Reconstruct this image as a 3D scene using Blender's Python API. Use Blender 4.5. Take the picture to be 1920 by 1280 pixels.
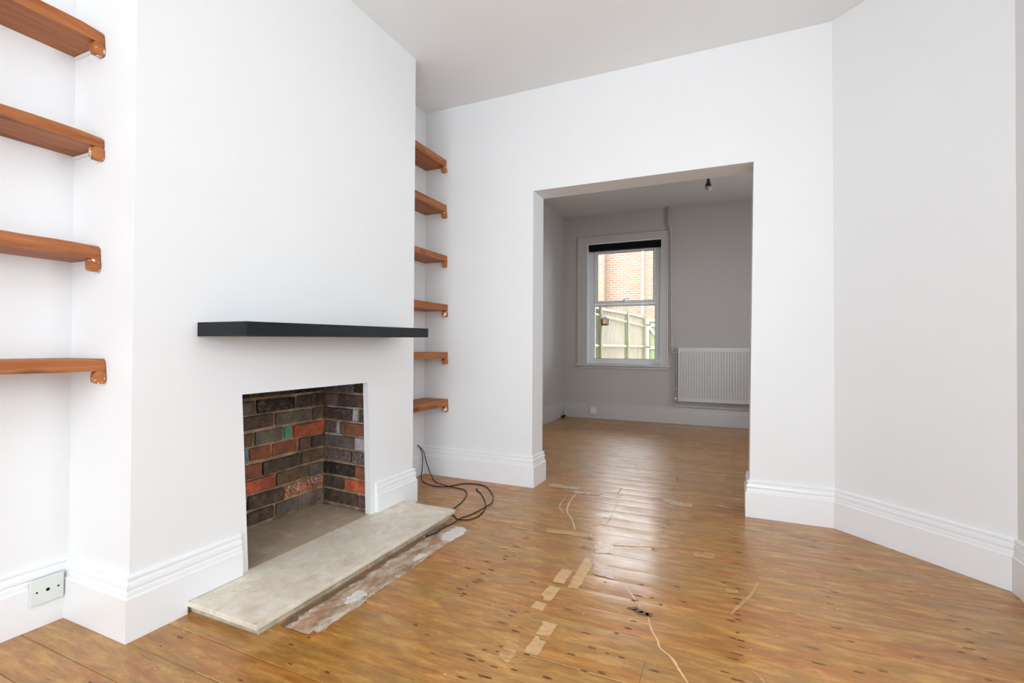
import bpy, bmesh, math, random
from mathutils import Vector, Matrix
from math import sin, cos, pi, radians
random.seed(7)
for o in list(bpy.data.objects): bpy.data.objects.remove(o)
S = bpy.context.scene
COL = S.collection

# ---------------------------------------------------------------- camera
F, YAW, PITCH, ROLL = 913.687, 0.4232, 0.0104, 0.0056
cd = bpy.data.cameras.new('camera'); cam = bpy.data.objects.new('camera', cd); COL.objects.link(cam)
cd.sensor_width = 36.0; cd.lens = F/1920*36; cd.clip_start = 0.02; cd.clip_end = 200
fw = Vector((sin(-YAW)*cos(PITCH), cos(YAW)*cos(PITCH), sin(PITCH)))
rt = Vector((cos(YAW), sin(YAW), 0)); up = rt.cross(fw)
r2 = cos(ROLL)*rt + sin(ROLL)*up; u2 = -sin(ROLL)*rt + cos(ROLL)*up
M = Matrix((r2, u2, -fw)).transposed().to_4x4(); M.translation = Vector((0, 0, 1.0))
cam.matrix_world = M
S.camera = cam

# ---------------------------------------------------------------- light and exposure
vs = S.view_settings
vs.view_transform = 'Standard'; vs.look = 'None'; vs.gamma = 1; vs.use_curve_mapping = False
vs.exposure = 0.0
W = bpy.data.worlds.new('overcast_sky'); S.world = W; W.use_nodes = True
wn = W.node_tree.nodes; wl = W.node_tree.links; wn.clear()
wo = wn.new('ShaderNodeOutputWorld'); wb = wn.new('ShaderNodeBackground')
wb.inputs[0].default_value = (0.85, 0.93, 0.995, 1); wb.inputs[1].default_value = 11.0
wl.new(wb.outputs[0], wo.inputs[0])

def portal(name, loc, rot, sx, sy):
    """light portal filling a window opening: guides the sampling of the sky, gives no light itself"""
    l = bpy.data.lights.new(name, 'AREA'); l.shape = 'RECTANGLE'; l.size = sx; l.size_y = sy
    l.cycles.is_portal = True
    o = bpy.data.objects.new(name, l); COL.objects.link(o); o.location = loc; o.rotation_euler = rot
    return o
# sky light comes in by four openings, the two side ones added for light
BAY = (-1.10, 1.06, .40, 2.80)      # x0, x1, z0, z1 of the front bay (behind the photographer)
SIDE = (.85, 1.65, .85, 2.15)       # y0, y1, z0, z1 of an opening added out of frame to light the breast
BSIDE = (4.65, 5.6, .95, 2.0)        # y0, y1, z0, z1 of an unseen opening added to brighten the back room
portal('bay_portal', ((BAY[0]+BAY[1])/2, -3.16, (BAY[2]+BAY[3])/2), (radians(90), 0, 0), BAY[1]-BAY[0], BAY[3]-BAY[2])
portal('side_portal', (1.24, (SIDE[0]+SIDE[1])/2, (SIDE[2]+SIDE[3])/2), (radians(90), 0, radians(90)), SIDE[1]-SIDE[0], SIDE[3]-SIDE[2])
portal('back_side_portal', (1.51, (BSIDE[0]+BSIDE[1])/2, (BSIDE[2]+BSIDE[3])/2), (radians(90), 0, radians(90)), BSIDE[1]-BSIDE[0], BSIDE[3]-BSIDE[2])
portal('back_window_portal', (-1.36, 7.03, 1.61), (radians(-90), 0, 0), 1.05, 1.72)

# ---------------------------------------------------------------- materials
def srgb(r, g, b):
    f = lambda c: (c/255/12.92) if c/255 <= 0.04045 else ((c/255+0.055)/1.055)**2.4
    return (f(r), f(g), f(b), 1)

class NT:
    def __init__(s, name):
        s.m = bpy.data.materials.new(name); s.m.use_nodes = True
        s.t = s.m.node_tree; s.n = s.t.nodes; s.l = s.t.links
        s.b = s.n['Principled BSDF']
    def new(s, t, **k):
        n = s.n.new(t)
        for a, v in k.items(): setattr(n, a, v)
        return n
    def link(s, a, b): s.l.new(a, b)
    def coord(s, scale=(1, 1, 1), rot=(0, 0, 0), loc=(0, 0, 0), kind='Object'):
        c = s.new('ShaderNodeTexCoord'); mp = s.new('ShaderNodeMapping')
        mp.inputs['Scale'].default_value = scale; mp.inputs['Rotation'].default_value = rot
        mp.inputs['Location'].default_value = loc
        s.link(c.outputs[kind], mp.inputs[0]); return mp.outputs[0]
    def noise(s, vec, scale, detail=4, rough=.55, dist=0):
        n = s.new('ShaderNodeTexNoise'); n.inputs['Scale'].default_value = scale
        n.inputs['Detail'].default_value = detail; n.inputs['Roughness'].default_value = rough
        n.inputs['Distortion'].default_value = dist
        if vec is not None: s.link(vec, n.inputs['Vector'])
        return n.outputs['Fac']
    def ramp(s, fac, stops, interp='LINEAR'):
        r = s.new('ShaderNodeValToRGB'); cr = r.color_ramp; cr.interpolation = interp
        while len(cr.elements) < len(stops): cr.elements.new(0.5)
        for e, (p, c) in zip(cr.elements, stops):
            e.position = p; e.color = c if len(c) == 4 else (*c, 1)
        s.link(fac, r.inputs[0]); return r.outputs[0]
    def mix(s, fac, a, b, mode='MIX'):
        m = s.new('ShaderNodeMix', data_type='RGBA', blend_type=mode)
        if isinstance(fac, (int, float)): m.inputs[0].default_value = fac
        else: s.link(fac, m.inputs[0])
        for v, i in ((a, 6), (b, 7)):
            if isinstance(v, tuple): m.inputs[i].default_value = v
            else: s.link(v, m.inputs[i])
        return m.outputs[2]
    def math(s, op, a, b=None, c=None):
        m = s.new('ShaderNodeMath', operation=op)
        for i, v in enumerate((a, b, c)):
            if v is None: continue
            if isinstance(v, (int, float)): m.inputs[i].default_value = v
            else: s.link(v, m.inputs[i])
        return m.outputs[0]
    def bump(s, h, strength=.3, dist=.002):
        b = s.new('ShaderNodeBump'); b.inputs['Strength'].default_value = strength
        b.inputs['Distance'].default_value = dist; s.link(h, b.inputs['Height'])
        s.link(b.outputs[0], s.b.inputs['Normal']); return b
    def base(s, c):
        if isinstance(c, tuple): s.b.inputs['Base Color'].default_value = c
        else: s.link(c, s.b.inputs['Base Color'])
    def set(s, rough=.5, spec=.5, metal=0, coat=0):
        s.b.inputs['Roughness'].default_value = rough; s.b.inputs['Specular IOR Level'].default_value = spec
        s.b.inputs['Metallic'].default_value = metal; s.b.inputs['Coat Weight'].default_value = coat

MB = {'black': (0, 0, 0, 1), 'white': (1, 1, 1, 1)}
def paint(name, col, rough=.6, bumpy=.12, bs=60, spec=.4, var=.012):
    t = NT(name); v = t.coord()
    n = t.noise(v, 1.7, 3)
    c2 = tuple(max(0, x-var) for x in col[:3]) + (1,)
    t.base(t.ramp(n, [(.35, c2), (.65, col)]))
    t.set(rough, spec); t.bump(t.noise(v, bs, 3), bumpy, .0006); return t.m
M_WALL = paint('white_wall_emulsion', (.86, .86, .86, 1), .75, .2, 45, .25)
M_CEIL = paint('white_ceiling_emulsion', (.91, .91, .905, 1), .85, .2, 30, .2)
M_WALL2 = paint('dimmed_back_room_emulsion', (.54, .505, .48, 1), .75, .2, 45, .25)  # warm tone, darkened in the colour to stand for the room's dim light
M_CEIL2 = paint('dimmed_back_room_ceiling_emulsion', (.66, .635, .605, 1), .85, .2, 30, .2)  # ceiling white in a darker copy, dim light put into the colour
M_SKIRT = paint('white_gloss_paint', (.895, .90, .91, 1), .28, .06, 25, .5, .006)
M_SKIRT2 = paint('dimmed_back_room_gloss_paint', (.58, .55, .53, 1), .3, .06, 25, .5, .006)  # skirting gloss in a darker copy that imitates the dimmer room
M_UPVC = paint('white_frame_plastic', (.80, .81, .82, 1), .25, .0, 10, .5, .0)
M_PLATE = paint('white_socket_plastic', (.74, .77, .74, 1), .3, .0, 10, .5, .0)
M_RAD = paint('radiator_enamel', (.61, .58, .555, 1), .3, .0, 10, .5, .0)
M_BLACK = paint('black_satin_paint', srgb(23, 26, 29), .45, .3, 50, .28, .003)
M_BLIND = paint('black_fabric', srgb(9, 11, 16), .8, .3, 300, .2, .001)
M_HOLE = paint('dark_hole', srgb(18, 24, 24), .7, 0, 10, .2, 0)
M_CABLE = paint('black_cable_rubber', srgb(34, 25, 20), .45, .0, 10, .4, .002)
M_METAL = paint('connector_metal', (.6, .6, .58, 1), .25, 0, 10, .5, 0)
M_METAL.node_tree.nodes['Principled BSDF'].inputs['Metallic'].default_value = .9
M_DARKMETAL = paint('dark_bulb_body', srgb(52, 50, 48), .3, 0, 10, .5, 0)

def glass():
    t = NT('window_glass'); out = t.n['Material Output']; t.n.remove(t.b)
    tr = t.new('ShaderNodeBsdfTransparent'); gl = t.new('ShaderNodeBsdfGlossy'); gl.inputs['Roughness'].default_value = .02
    fr = t.new('ShaderNodeFresnel'); fr.inputs[0].default_value = 1.45
    mx = t.new('ShaderNodeMixShader'); t.link(fr.outputs[0], mx.inputs[0]); t.link(tr.outputs[0], mx.inputs[1]); t.link(gl.outputs[0], mx.inputs[2])
    t.link(mx.outputs[0], out.inputs[0]); return t.m
M_GLASS = glass()
def bulb_glass():
    t = NT('frosted_bulb_dome'); t.base((.75, .72, .70, 1)); t.set(.35, .5)
    t.b.inputs['Transmission Weight'].default_value = .4; return t.m
M_DOME = bulb_glass()

def wood(name, light, mid, dark, spots=True, rough=.5, paintspots=False):
    t = NT(name)
    v = t.coord((14, 1.2, 14)); n = t.noise(v, 2.2, 6, .6, .6)
    c = t.ramp(n, [(.25, dark), (.45, mid), (.7, light)])
    vf = t.coord((90, 4, 90)); fine = t.noise(vf, 2.5, 4, .6)
    c = t.mix(t.math('MULTIPLY', fine, .35), c, dark)
    if spots:
        vo = t.new('ShaderNodeTexVoronoi', feature='F1'); vo.inputs['Scale'].default_value = 1.0
        t.link(t.coord((11, 4, 11)), vo.inputs['Vector'])
        k = t.ramp(vo.outputs['Distance'], [(.06, (1, 1, 1)), (.22, (0, 0, 0))])
        c = t.mix(t.math('MULTIPLY', k, .75), c, srgb(78, 40, 26))
    if paintspots:
        n2 = t.noise(t.coord(), 38, 2)
        c = t.mix(t.ramp(n2, [(.60, (0, 0, 0)), (.615, (1, 1, 1))]), c, (.8, .8, .8, 1))
    t.base(c); t.set(rough, .35); t.bump(fine, .25, .0015); return t.m
M_SHELF = wood('stained_pine_board', srgb(192, 124, 70), srgb(168, 98, 50), srgb(110, 58, 34))
M_BRACKET = wood('stained_pine_bracket', srgb(196, 126, 66), srgb(172, 102, 52), srgb(120, 66, 36), False, .45, True)

def floor_mat(name, mode=None):
    t = NT(name)
    at = t.new('ShaderNodeAttribute', attribute_name='rnd'); at.attribute_type = 'GEOMETRY'
    sep = t.new('ShaderNodeSeparateColor'); t.link(at.outputs['Color'], sep.inputs[0])
    co = t.new('ShaderNodeTexCoord'); sx = t.new('ShaderNodeSeparateXYZ'); t.link(co.outputs['Object'], sx.inputs[0])
    cb = t.new('ShaderNodeCombineXYZ')
    t.link(t.math('MULTIPLY_ADD', sep.outputs[0], 61.0, sx.outputs[0]), cb.inputs[0])
    t.link(sx.outputs[1], cb.inputs[1]); t.link(t.math('MULTIPLY', sep.outputs[1], 9.0), cb.inputs[2])
    def mapped(sc):
        mp = t.new('ShaderNodeMapping'); mp.inputs['Scale'].default_value = sc; t.link(cb.outputs[0], mp.inputs[0]); return mp.outputs[0]
    g1 = t.noise(mapped((2.6, 15, 1)), 2.0, 5, .65, 1.2)
    g2 = t.noise(mapped((3.0, 60, 1)), 2.0, 5, .65, .3)
    c = t.ramp(g1, [(.22, srgb(122, 76, 40)), (.43, srgb(168, 112, 58)), (.54, srgb(186, 136, 74)), (.68, srgb(212, 168, 104))])
    c = t.mix(t.math('MULTIPLY', t.ramp(g2, [(.35, (0, 0, 0)), (.7, (1, 1, 1))]), .55), c, srgb(136, 88, 50))
    # board tint
    tint = t.ramp(sep.outputs[2], [(0, srgb(196, 118, 56)), (.35, srgb(206, 150, 80)), (.7, srgb(190, 150, 92)), (1, srgb(212, 160, 84))])
    c = t.mix(.38, c, tint)
    # olive / reddish cloudy staining
    big = t.noise(t.coord((1, 2.2, 1)), 1.6, 4, .6)
    c = t.mix(t.math('MULTIPLY', t.ramp(big, [(.35, (0, 0, 0)), (.7, (1, 1, 1))]), .30), c, srgb(186, 112, 34))
    big2 = t.noise(t.coord((1, 3.5, 1), loc=(5, 3, 0)), 3.0, 4, .6)
    c = t.mix(t.math('MULTIPLY', t.ramp(big2, [(.45, (0, 0, 0)), (.7, (1, 1, 1))]), .45), c, srgb(152, 128, 66))
    red = t.noise(mapped((1.0, 7, 1)), 3.7, 3, .5)
    c = t.mix(t.math('MULTIPLY', t.ramp(red, [(.52, (0, 0, 0)), (.72, (1, 1, 1))]), .50), c, srgb(160, 88, 54))
    # knots
    vo = t.new('ShaderNodeTexVoronoi', feature='F1'); vo.inputs['Scale'].default_value = 1.0
    t.link(mapped((3.2, 9.0, 1)), vo.inputs['Vector'])
    kn = t.ramp(vo.outputs['Distance'], [(.045, (1, 1, 1)), (.11, (0, 0, 0))])
    c = t.mix(t.math('MULTIPLY', kn, .75), c, srgb(92, 46, 28))
    # fine dark flecks along the grain
    fl = t.noise(mapped((10, 90, 1)), 1.6, 2, .5)
    c = t.mix(t.math('MULTIPLY', t.ramp(fl, [(.66, (0, 0, 0)), (.74, (1, 1, 1))]), .55), c, srgb(96, 58, 34))
    mot = t.noise(t.coord((2.2, 8, 1), loc=(9, 2, 0)), 3.0, 6, .7, .5)
    c = t.mix(t.math('MULTIPLY', t.ramp(mot, [(.36, (1, 1, 1)), (.52, (0, 0, 0))]), .40), c, srgb(128, 84, 48))
    c = t.mix(t.math('MULTIPLY', t.ramp(mot, [(.52, (0, 0, 0)), (.68, (1, 1, 1))]), .45), c, srgb(232, 184, 112))
    hs = t.new('ShaderNodeHueSaturation'); hs.inputs['Saturation'].default_value = 1.06; hs.inputs['Value'].default_value = .97; t.link(c, hs.inputs['Color']); c = hs.outputs[0]
    rough = t.ramp(t.noise(t.coord((1, 1.6, 1)), 4.0, 5, .6), [(.3, (.30, .30, .30)), (.7, (.48, .48, .48))])
    if mode:
        edge = t.noise(mapped((14, 50, 1)), 3.0, 4, .6)
        if mode == 'worn':
            f = t.ramp(edge, [(.28, (.25, .25, .25)), (.48, (.95, .95, .95))])
            c = t.mix(f, c, t.ramp(g1, [(.3, srgb(204, 158, 104)), (.7, srgb(226, 188, 136))]))
        elif mode == 'faint':
            f = t.ramp(edge, [(.35, (.1, .1, .1)), (.6, (.7, .7, .7))])
            c = t.mix(f, c, srgb(215, 176, 116))
        elif mode == 'pale':
            f = t.ramp(edge, [(.40, (0, 0, 0)), (.56, (.75, .75, .75))])
            c = t.mix(f, c, srgb(212, 190, 172))
        elif mode == 'scratch': c = t.mix(.9, c, srgb(234, 196, 140))
        elif mode == 'stain':
            c = t.mix(t.ramp(edge, [(.3, (.35, .35, .35)), (.5, (.9, .9, .9))]), c, srgb(84, 46, 34))
        elif mode == 'speck': c = t.mix(.95, c, srgb(238, 226, 205))
        t.b.inputs['Roughness'].default_value = .5
    t.base(c)
    if not mode: t.link(rough, t.b.inputs['Roughness'])
    t.b.inputs['Specular IOR Level'].default_value = .62; t.b.inputs['Coat Weight'].default_value = .34 if mode != 'stain' else .1; t.b.inputs['Coat Roughness'].default_value = .17
    h = t.math('ADD', t.math('MULTIPLY', g2, .5), t.noise(t.coord((1, 2, 1)), 14, 3))
    t.bump(h, .22, .0012); return t.m
M_FLOOR = floor_mat('varnished_pine_boards')
M_GAP = paint('dark_floor_gap', srgb(40, 26, 16), .9, 0, 10, .1, .002)
FM = {k: floor_mat('pine_boards_'+k, k) for k in ('worn', 'faint', 'pale', 'scratch', 'stain', 'speck')}

def brick_mat(name, col, col2, chalk=None, amt=.0):
    t = NT(name); v = t.coord()
    n = t.noise(v, 22, 5, .65)
    c = t.ramp(n, [(.3, col2), (.62, col)])
    n2 = t.noise(v, 70, 4, .6); so = t.noise(v, 9, 4, .6)
    c = t.mix(t.math('MULTIPLY', t.ramp(so, [(.42, (0, 0, 0)), (.66, (1, 1, 1))]), .55), c, srgb(82, 70, 62))
    sm = t.noise(v, 34, 5, .7)
    c = t.mix(t.math('MULTIPLY', t.ramp(sm, [(.52, (0, 0, 0)), (.62, (1, 1, 1))]), .5), c, srgb(140, 118, 94))
    c = t.mix(t.math('MULTIPLY', t.ramp(n2, [(.45, (0, 0, 0)), (.75, (1, 1, 1))]), .35), c, srgb(112, 98, 84))
    if chalk:
        wv = t.new('ShaderNodeTexWave'); wv.inputs['Scale'].default_value = 26; wv.inputs['Distortion'].default_value = 22
        wv.inputs['Detail'].default_value = 3; t.link(v, wv.inputs['Vector'])
        f = t.ramp(wv.outputs['Fac'], [(.78, (0, 0, 0)), (.97, (1, 1, 1))])
        c = t.mix(t.math('MULTIPLY', f, amt), c, chalk)
    t.base(c); t.set(.9, .2); t.bump(n2, .8, .004); return t.m
BR = {
 'dark': brick_mat('sooty_brick', srgb(102, 87, 78), srgb(56, 46, 43)),
 'black': brick_mat('black_brick', srgb(63, 51, 48), srgb(29, 24, 24)),
 'brown': brick_mat('brown_brick', srgb(136, 107, 82), srgb(90, 68, 56)),
 'grey': brick_mat('grey_brick', srgb(136, 126, 114), srgb(95, 85, 78)),
 'red': brick_mat('red_brick', srgb(226, 112, 82), srgb(161, 68, 51)),
 'orange': brick_mat('orange_brick', srgb(245, 119, 75), srgb(146, 70, 51)),
 'mixed': brick_mat('brown_red_brick', srgb(183, 102, 73), srgb(107, 80, 65)),
 'pink': brick_mat('pinkish_brick', srgb(161, 131, 126), srgb(119, 95, 92)),
 'purple': brick_mat('dark_purple_brick', srgb(112, 87, 85), srgb(63, 48, 51)),
 'chalk': brick_mat('chalked_brick', srgb(112, 92, 87), srgb(68, 56, 53), srgb(231, 217, 219), .4),
 'chalkred': brick_mat('chalked_red_brick', srgb(219, 122, 92), srgb(168, 80, 61), srgb(245, 231, 207), .8),
 'lilac': brick_mat('lilac_painted_brick', srgb(217, 207, 217), srgb(183, 168, 180)),
 'white': brick_mat('white_painted_brick', srgb(226, 224, 214), srgb(183, 178, 168)),
 'green': brick_mat('green_painted_brick', srgb(87, 214, 165), srgb(65, 183, 136)),
 'blue': brick_mat('blue_painted_brick', srgb(109, 170, 204), srgb(85, 109, 122)),
 'mortar': brick_mat('brown_mortar', srgb(216, 184, 144), srgb(160, 136, 106)),
}
def stone(name, c1, c2, c3, c4):
    t = NT(name); v = t.coord((1, 1.0, 1))
    n = t.noise(v, 12, 6, .66, .8); c = t.ramp(n, [(.33, c1), (.5, c2), (.64, c3)])
    vo = t.new('ShaderNodeTexVoronoi', feature='SMOOTH_F1'); vo.inputs['Scale'].default_value = 9
    t.link(t.coord((1, .6, 1)), vo.inputs['Vector'])
    c = t.mix(t.math('MULTIPLY', t.ramp(vo.outputs['Distance'], [(.12, (1, 1, 1)), (.26, (0, 0, 0))]), .5), c, c4)
    pit = t.noise(v, 55, 4, .7)
    c = t.mix(t.math('MULTIPLY', t.ramp(pit, [(.60, (0, 0, 0)), (.72, (1, 1, 1))]), .5), c, srgb(120, 104, 86))
    t.base(c); t.set(.42, .4); t.bump(pit, .15, .001); return t.m
M_STONE = stone('cream_limestone', srgb(222, 207, 185), srgb(232, 219, 200), srgb(241, 231, 216), srgb(212, 194, 170))
M_STONE2 = stone('inner_hearth_limestone', srgb(184, 164, 138), srgb(194, 175, 150), srgb(206, 190, 167), srgb(222, 208, 188))
M_RISER = stone('grey_cream_riser_stone', srgb(160, 148, 130), srgb(190, 180, 162), srgb(212, 206, 192), srgb(140, 132, 114))
def rubble():
    t = NT('broken_mortar_and_brick'); v = t.coord((1, .45, 1))
    n = t.noise(v, 20, 6, .7, .4)
    c = t.ramp(n, [(.25, srgb(98, 76, 60)), (.42, srgb(166, 142, 118)), (.52, srgb(190, 166, 142)), (.60, srgb(204, 192, 176)), (.74, srgb(224, 220, 212))])
    r = t.noise(t.coord((1, .35, 1), loc=(3, 1, 0)), 9, 3)
    c = t.mix(t.math('MULTIPLY', t.ramp(r, [(.54, (0, 0, 0)), (.66, (1, 1, 1))]), .6), c, srgb(178, 122, 88))
    co = t.new('ShaderNodeTexCoord'); sx = t.new('ShaderNodeSeparateXYZ'); t.link(co.outputs['Object'], sx.inputs[0])
    dn = t.noise(t.coord((1, .6, 1)), 26, 5, .7)
    dirt = t.math('LESS_THAN', t.math('ADD', t.math('MULTIPLY', dn, -.075), sx.outputs[0]), -1.478)
    c = t.mix(t.math('MULTIPLY', dirt, .8), c, srgb(104, 82, 64))
    for (px, py, sy, rad) in ((-1.345, 2.25, .45, .055), (-1.36, 1.52, .5, .035), (-1.345, 1.93, .4, .025)):
        dx = t.math('SUBTRACT', sx.outputs[0], px); dy = t.math('MULTIPLY', t.math('SUBTRACT', sx.outputs[1], py), sy)
        d = t.math('SQRT', t.math('ADD', t.math('MULTIPLY', dx, dx), t.math('MULTIPLY', dy, dy)))
        m = t.math('LESS_THAN', t.math('ADD', d, t.math('MULTIPLY', dn, .06)), rad+.022)
        c = t.mix(t.math('MULTIPLY', m, .9), c, srgb(226, 222, 216))
    t.base(c); t.set(.85, .2); t.bump(n, 1.0, .006); return t.m
M_RUBBLE = rubble()

def ext_brick():
    t = NT('pale_pink_brick_wall')
    b = t.new('ShaderNodeTexBrick'); b.inputs['Scale'].default_value = 1.0
    b.inputs['Brick Width'].default_value = .225; b.inputs['Row Height'].default_value = .075
    b.inputs['Mortar Size'].default_value = .014; b.inputs['Mortar Smooth'].default_value = .2
    b.inputs['Color1'].default_value = srgb(120, 93, 80); b.inputs['Color2'].default_value = srgb(108, 80, 70)
    b.inputs['Mortar'].default_value = srgb(130, 116, 104)
    c = t.new('ShaderNodeTexCoord'); sx = t.new('ShaderNodeSeparateXYZ'); cb = t.new('ShaderNodeCombineXYZ')
    t.link(c.outputs['Object'], sx.inputs[0]); t.link(t.math('ADD', sx.outputs[0], sx.outputs[1]), cb.inputs[0]); t.link(sx.outputs[2], cb.inputs[1])
    t.link(cb.outputs[0], b.inputs['Vector'])
    n = t.noise(t.coord(), .9, 3)
    col = t.mix(t.math('MULTIPLY', t.ramp(n, [(.4, (0, 0, 0)), (.65, (1, 1, 1))]), .5), b.outputs['Color'], srgb(124, 104, 80))
    t.base(col); t.set(.9, .2); return t.m
M_XBRICK = ext_brick()
def fence_mat(name, a, b_, c_):
    t = NT(name); v = t.coord((12, 12, 1)); n = t.noise(v, 3, 5, .6)
    c = t.ramp(n, [(.3, a), (.6, b_)])
    g = t.noise(t.coord((1, 1, 1.4)), 2.5, 4, .6)
    c = t.mix(t.math('MULTIPLY', t.ramp(g, [(.45, (0, 0, 0)), (.65, (1, 1, 1))]), .6), c, c_)
    t.base(c); t.set(.9, .2); return t.m
M_FENCE = fence_mat('weathered_fence_board', srgb(122, 112, 100), srgb(146, 137, 124), srgb(132, 128, 98))
M_POST = fence_mat('mossy_post', srgb(92, 90, 74), srgb(112, 108, 92), srgb(92, 96, 60))
M_GATE = fence_mat('greenish_gate_board', srgb(108, 112, 82), srgb(124, 126, 96), srgb(100, 112, 66))
M_PALE = fence_mat('pale_rail_wood', srgb(146, 138, 120), srgb(162, 154, 138), srgb(146, 144, 108))
M_GROUND = paint('grey_paving', srgb(160, 155, 145), .9, .4, 20, .2, .05)
M_LANT = paint('dark_lantern_metal', srgb(52, 42, 44), .5, 0, 10, .4, .01)
M_AMBER = paint('amber_lantern_glass', srgb(206, 158, 104), .3, 0, 10, .5, .02)

# ---------------------------------------------------------------- mesh helpers
class B:
    def __init__(s): s.v = []; s.f = []; s.mi = []
    def box(s, x0, x1, y0, y1, z0, z1, mi=0):
        i = len(s.v)
        s.v += [(x0, y0, z0), (x1, y0, z0), (x1, y1, z0), (x0, y1, z0), (x0, y0, z1), (x1, y0, z1), (x1, y1, z1), (x0, y1, z1)]
        s.f += [(i, i+3, i+2, i+1), (i+4, i+5, i+6, i+7), (i, i+1, i+5, i+4), (i+1, i+2, i+6, i+5), (i+2, i+3, i+7, i+6), (i+3, i, i+4, i+7)]
        s.mi += [mi]*6; return s
    def poly(s, pts, mi=0):
        i = len(s.v); s.v += list(pts); s.f.append(tuple(range(i, i+len(pts)))); s.mi.append(mi); return s
    def prism(s, pts, d, mi=0):
        """closed polygon pts (3D) extruded along vector d"""
        n = len(pts); i = len(s.v); d = Vector(d)
        s.v += [tuple(p) for p in pts] + [tuple(Vector(p)+d) for p in pts]
        s.f += [tuple(range(i, i+n)), tuple(range(i+2*n-1, i+n-1, -1))]; s.mi += [mi]*2
        for k in range(n):
            s.f.append((i+k, i+(k+1) % n, i+n+(k+1) % n, i+n+k)); s.mi.append(mi)
        return s
    def hexa(s, c, mi=0):
        """8 corners ordered like box()"""
        i = len(s.v); s.v += list(c)
        s.f += [(i, i+3, i+2, i+1), (i+4, i+5, i+6, i+7), (i, i+1, i+5, i+4), (i+1, i+2, i+6, i+5), (i+2, i+3, i+7, i+6), (i+3, i, i+4, i+7)]
        s.mi += [mi]*6; return s
    def lathe(s, prof, c, axis='z', n=20, mi=0):
        i = len(s.v)
        for (r, h) in prof:
            for k in range(n):
                a = 2*pi*k/n
                if axis == 'z': p = (c[0]+r*cos(a), c[1]+r*sin(a), c[2]+h)
                elif axis == 'x': p = (c[0]+h, c[1]+r*cos(a), c[2]+r*sin(a))
                else: p = (c[0]+r*cos(a), c[1]+h, c[2]+r*sin(a))
                s.v.append(p)
        for j in range(len(prof)-1):
            for k in range(n):
                a, b_ = i+j*n+k, i+j*n+(k+1) % n
                s.f.append((a, b_, b_+n, a+n)); s.mi.append(mi)
        s.f.append(tuple(range(i, i+n))); s.f.append(tuple(range(i+(len(prof)-1)*n, i+len(prof)*n))); s.mi += [mi]*2
        return s
    def tube(s, pts, r, n=8, mi=0):
        P = [Vector(p) for p in pts]; i = len(s.v); ref = Vector((.01, .02, 1))
        for j, p in enumerate(P):
            t = (P[min(j+1, len(P)-1)] - P[max(j-1, 0)]).normalized()
            a = t.cross(ref)
            if a.length < .1: a = t.cross(Vector((1, 0, 0)))
            a.normalize(); b_ = t.cross(a)
            for k in range(n):
                w = 2*pi*k/n; s.v.append(tuple(p + a*cos(w)*r + b_*sin(w)*r))
        for j in range(len(P)-1):
            for k in range(n):
                a, b_ = i+j*n+k, i+j*n+(k+1) % n
                s.f.append((a, b_, b_+n, a+n)); s.mi.append(mi)
        s.f.append(tuple(range(i, i+n))); s.f.append(tuple(range(i+(len(P)-1)*n, i+len(P)*n))); s.mi += [mi]*2
        return s
    def build(s, name, mats, parent=None, bevel=0, smooth=False, seg=2, loc=None):
        me = bpy.data.meshes.new(name)
        vv = s.v if loc is None else [tuple(Vector(v)-Vector(loc)) for v in s.v]
        me.from_pydata(vv, [], s.f)
        if not isinstance(mats, (list, tuple)): mats = [mats]
        for m in mats: me.materials.append(m)
        me.polygons.foreach_set('material_index', s.mi)
        bm = bmesh.new(); bm.from_mesh(me); bmesh.ops.recalc_face_normals(bm, faces=bm.faces); bm.to_mesh(me); bm.free()
        if smooth:
            for p in me.polygons: p.use_smooth = len(p.vertices) == 4
        o = bpy.data.objects.new(name, me); COL.objects.link(o)
        if loc is not None: o.location = loc
        if parent is not None: o.parent = parent
        if bevel:
            md = o.modifiers.new('bevel', 'BEVEL'); md.width = bevel; md.segments = seg; md.limit_method = 'ANGLE'
        return o
def tag(o, label, cat, group=None, kind=None):
    o['label'] = label; o['category'] = cat
    if group: o['group'] = group
    if kind: o['kind'] = kind
    return o
def struct(o, label=None, cat=None):
    o['kind'] = 'structure'
    if label: o['label'] = label
    if cat: o['category'] = cat
    return o
def empty(name, loc, label, cat, group=None):
    o = bpy.data.objects.new(name, None); COL.objects.link(o); o.location = loc; o.empty_display_size = .05
    return tag(o, label, cat, group)
def smooth_pts(pts, n=6):
    P = [Vector(p) for p in pts]; out = []
    for i in range(len(P)-1):
        a, b_, c, d = P[max(i-1, 0)], P[i], P[i+1], P[min(i+2, len(P)-1)]
        for k in range(n):
            t = k/n
            out.append(.5*((2*b_)+(c-a)*t+(2*a-5*b_+4*c-d)*t*t+(3*b_-a-3*c+d)*t**3))
    out.append(P[-1]); return out

# ---------------------------------------------------------------- key dimensions (metres)
XB = -1.8635; XA = -2.25; XA2 = -2.219; YB0 = 0.985; YB1 = 2.597
YD = 3.239; YD2 = 3.445; H = 2.851; H2 = 2.868; XL = -1.297; XR = 0.108; HO = 2.117
XK = 0.524; XE = 1.078; YE = 2.70; YF = -3.0; YW = 6.752; XL2 = -2.221; XR2 = 1.35

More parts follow.
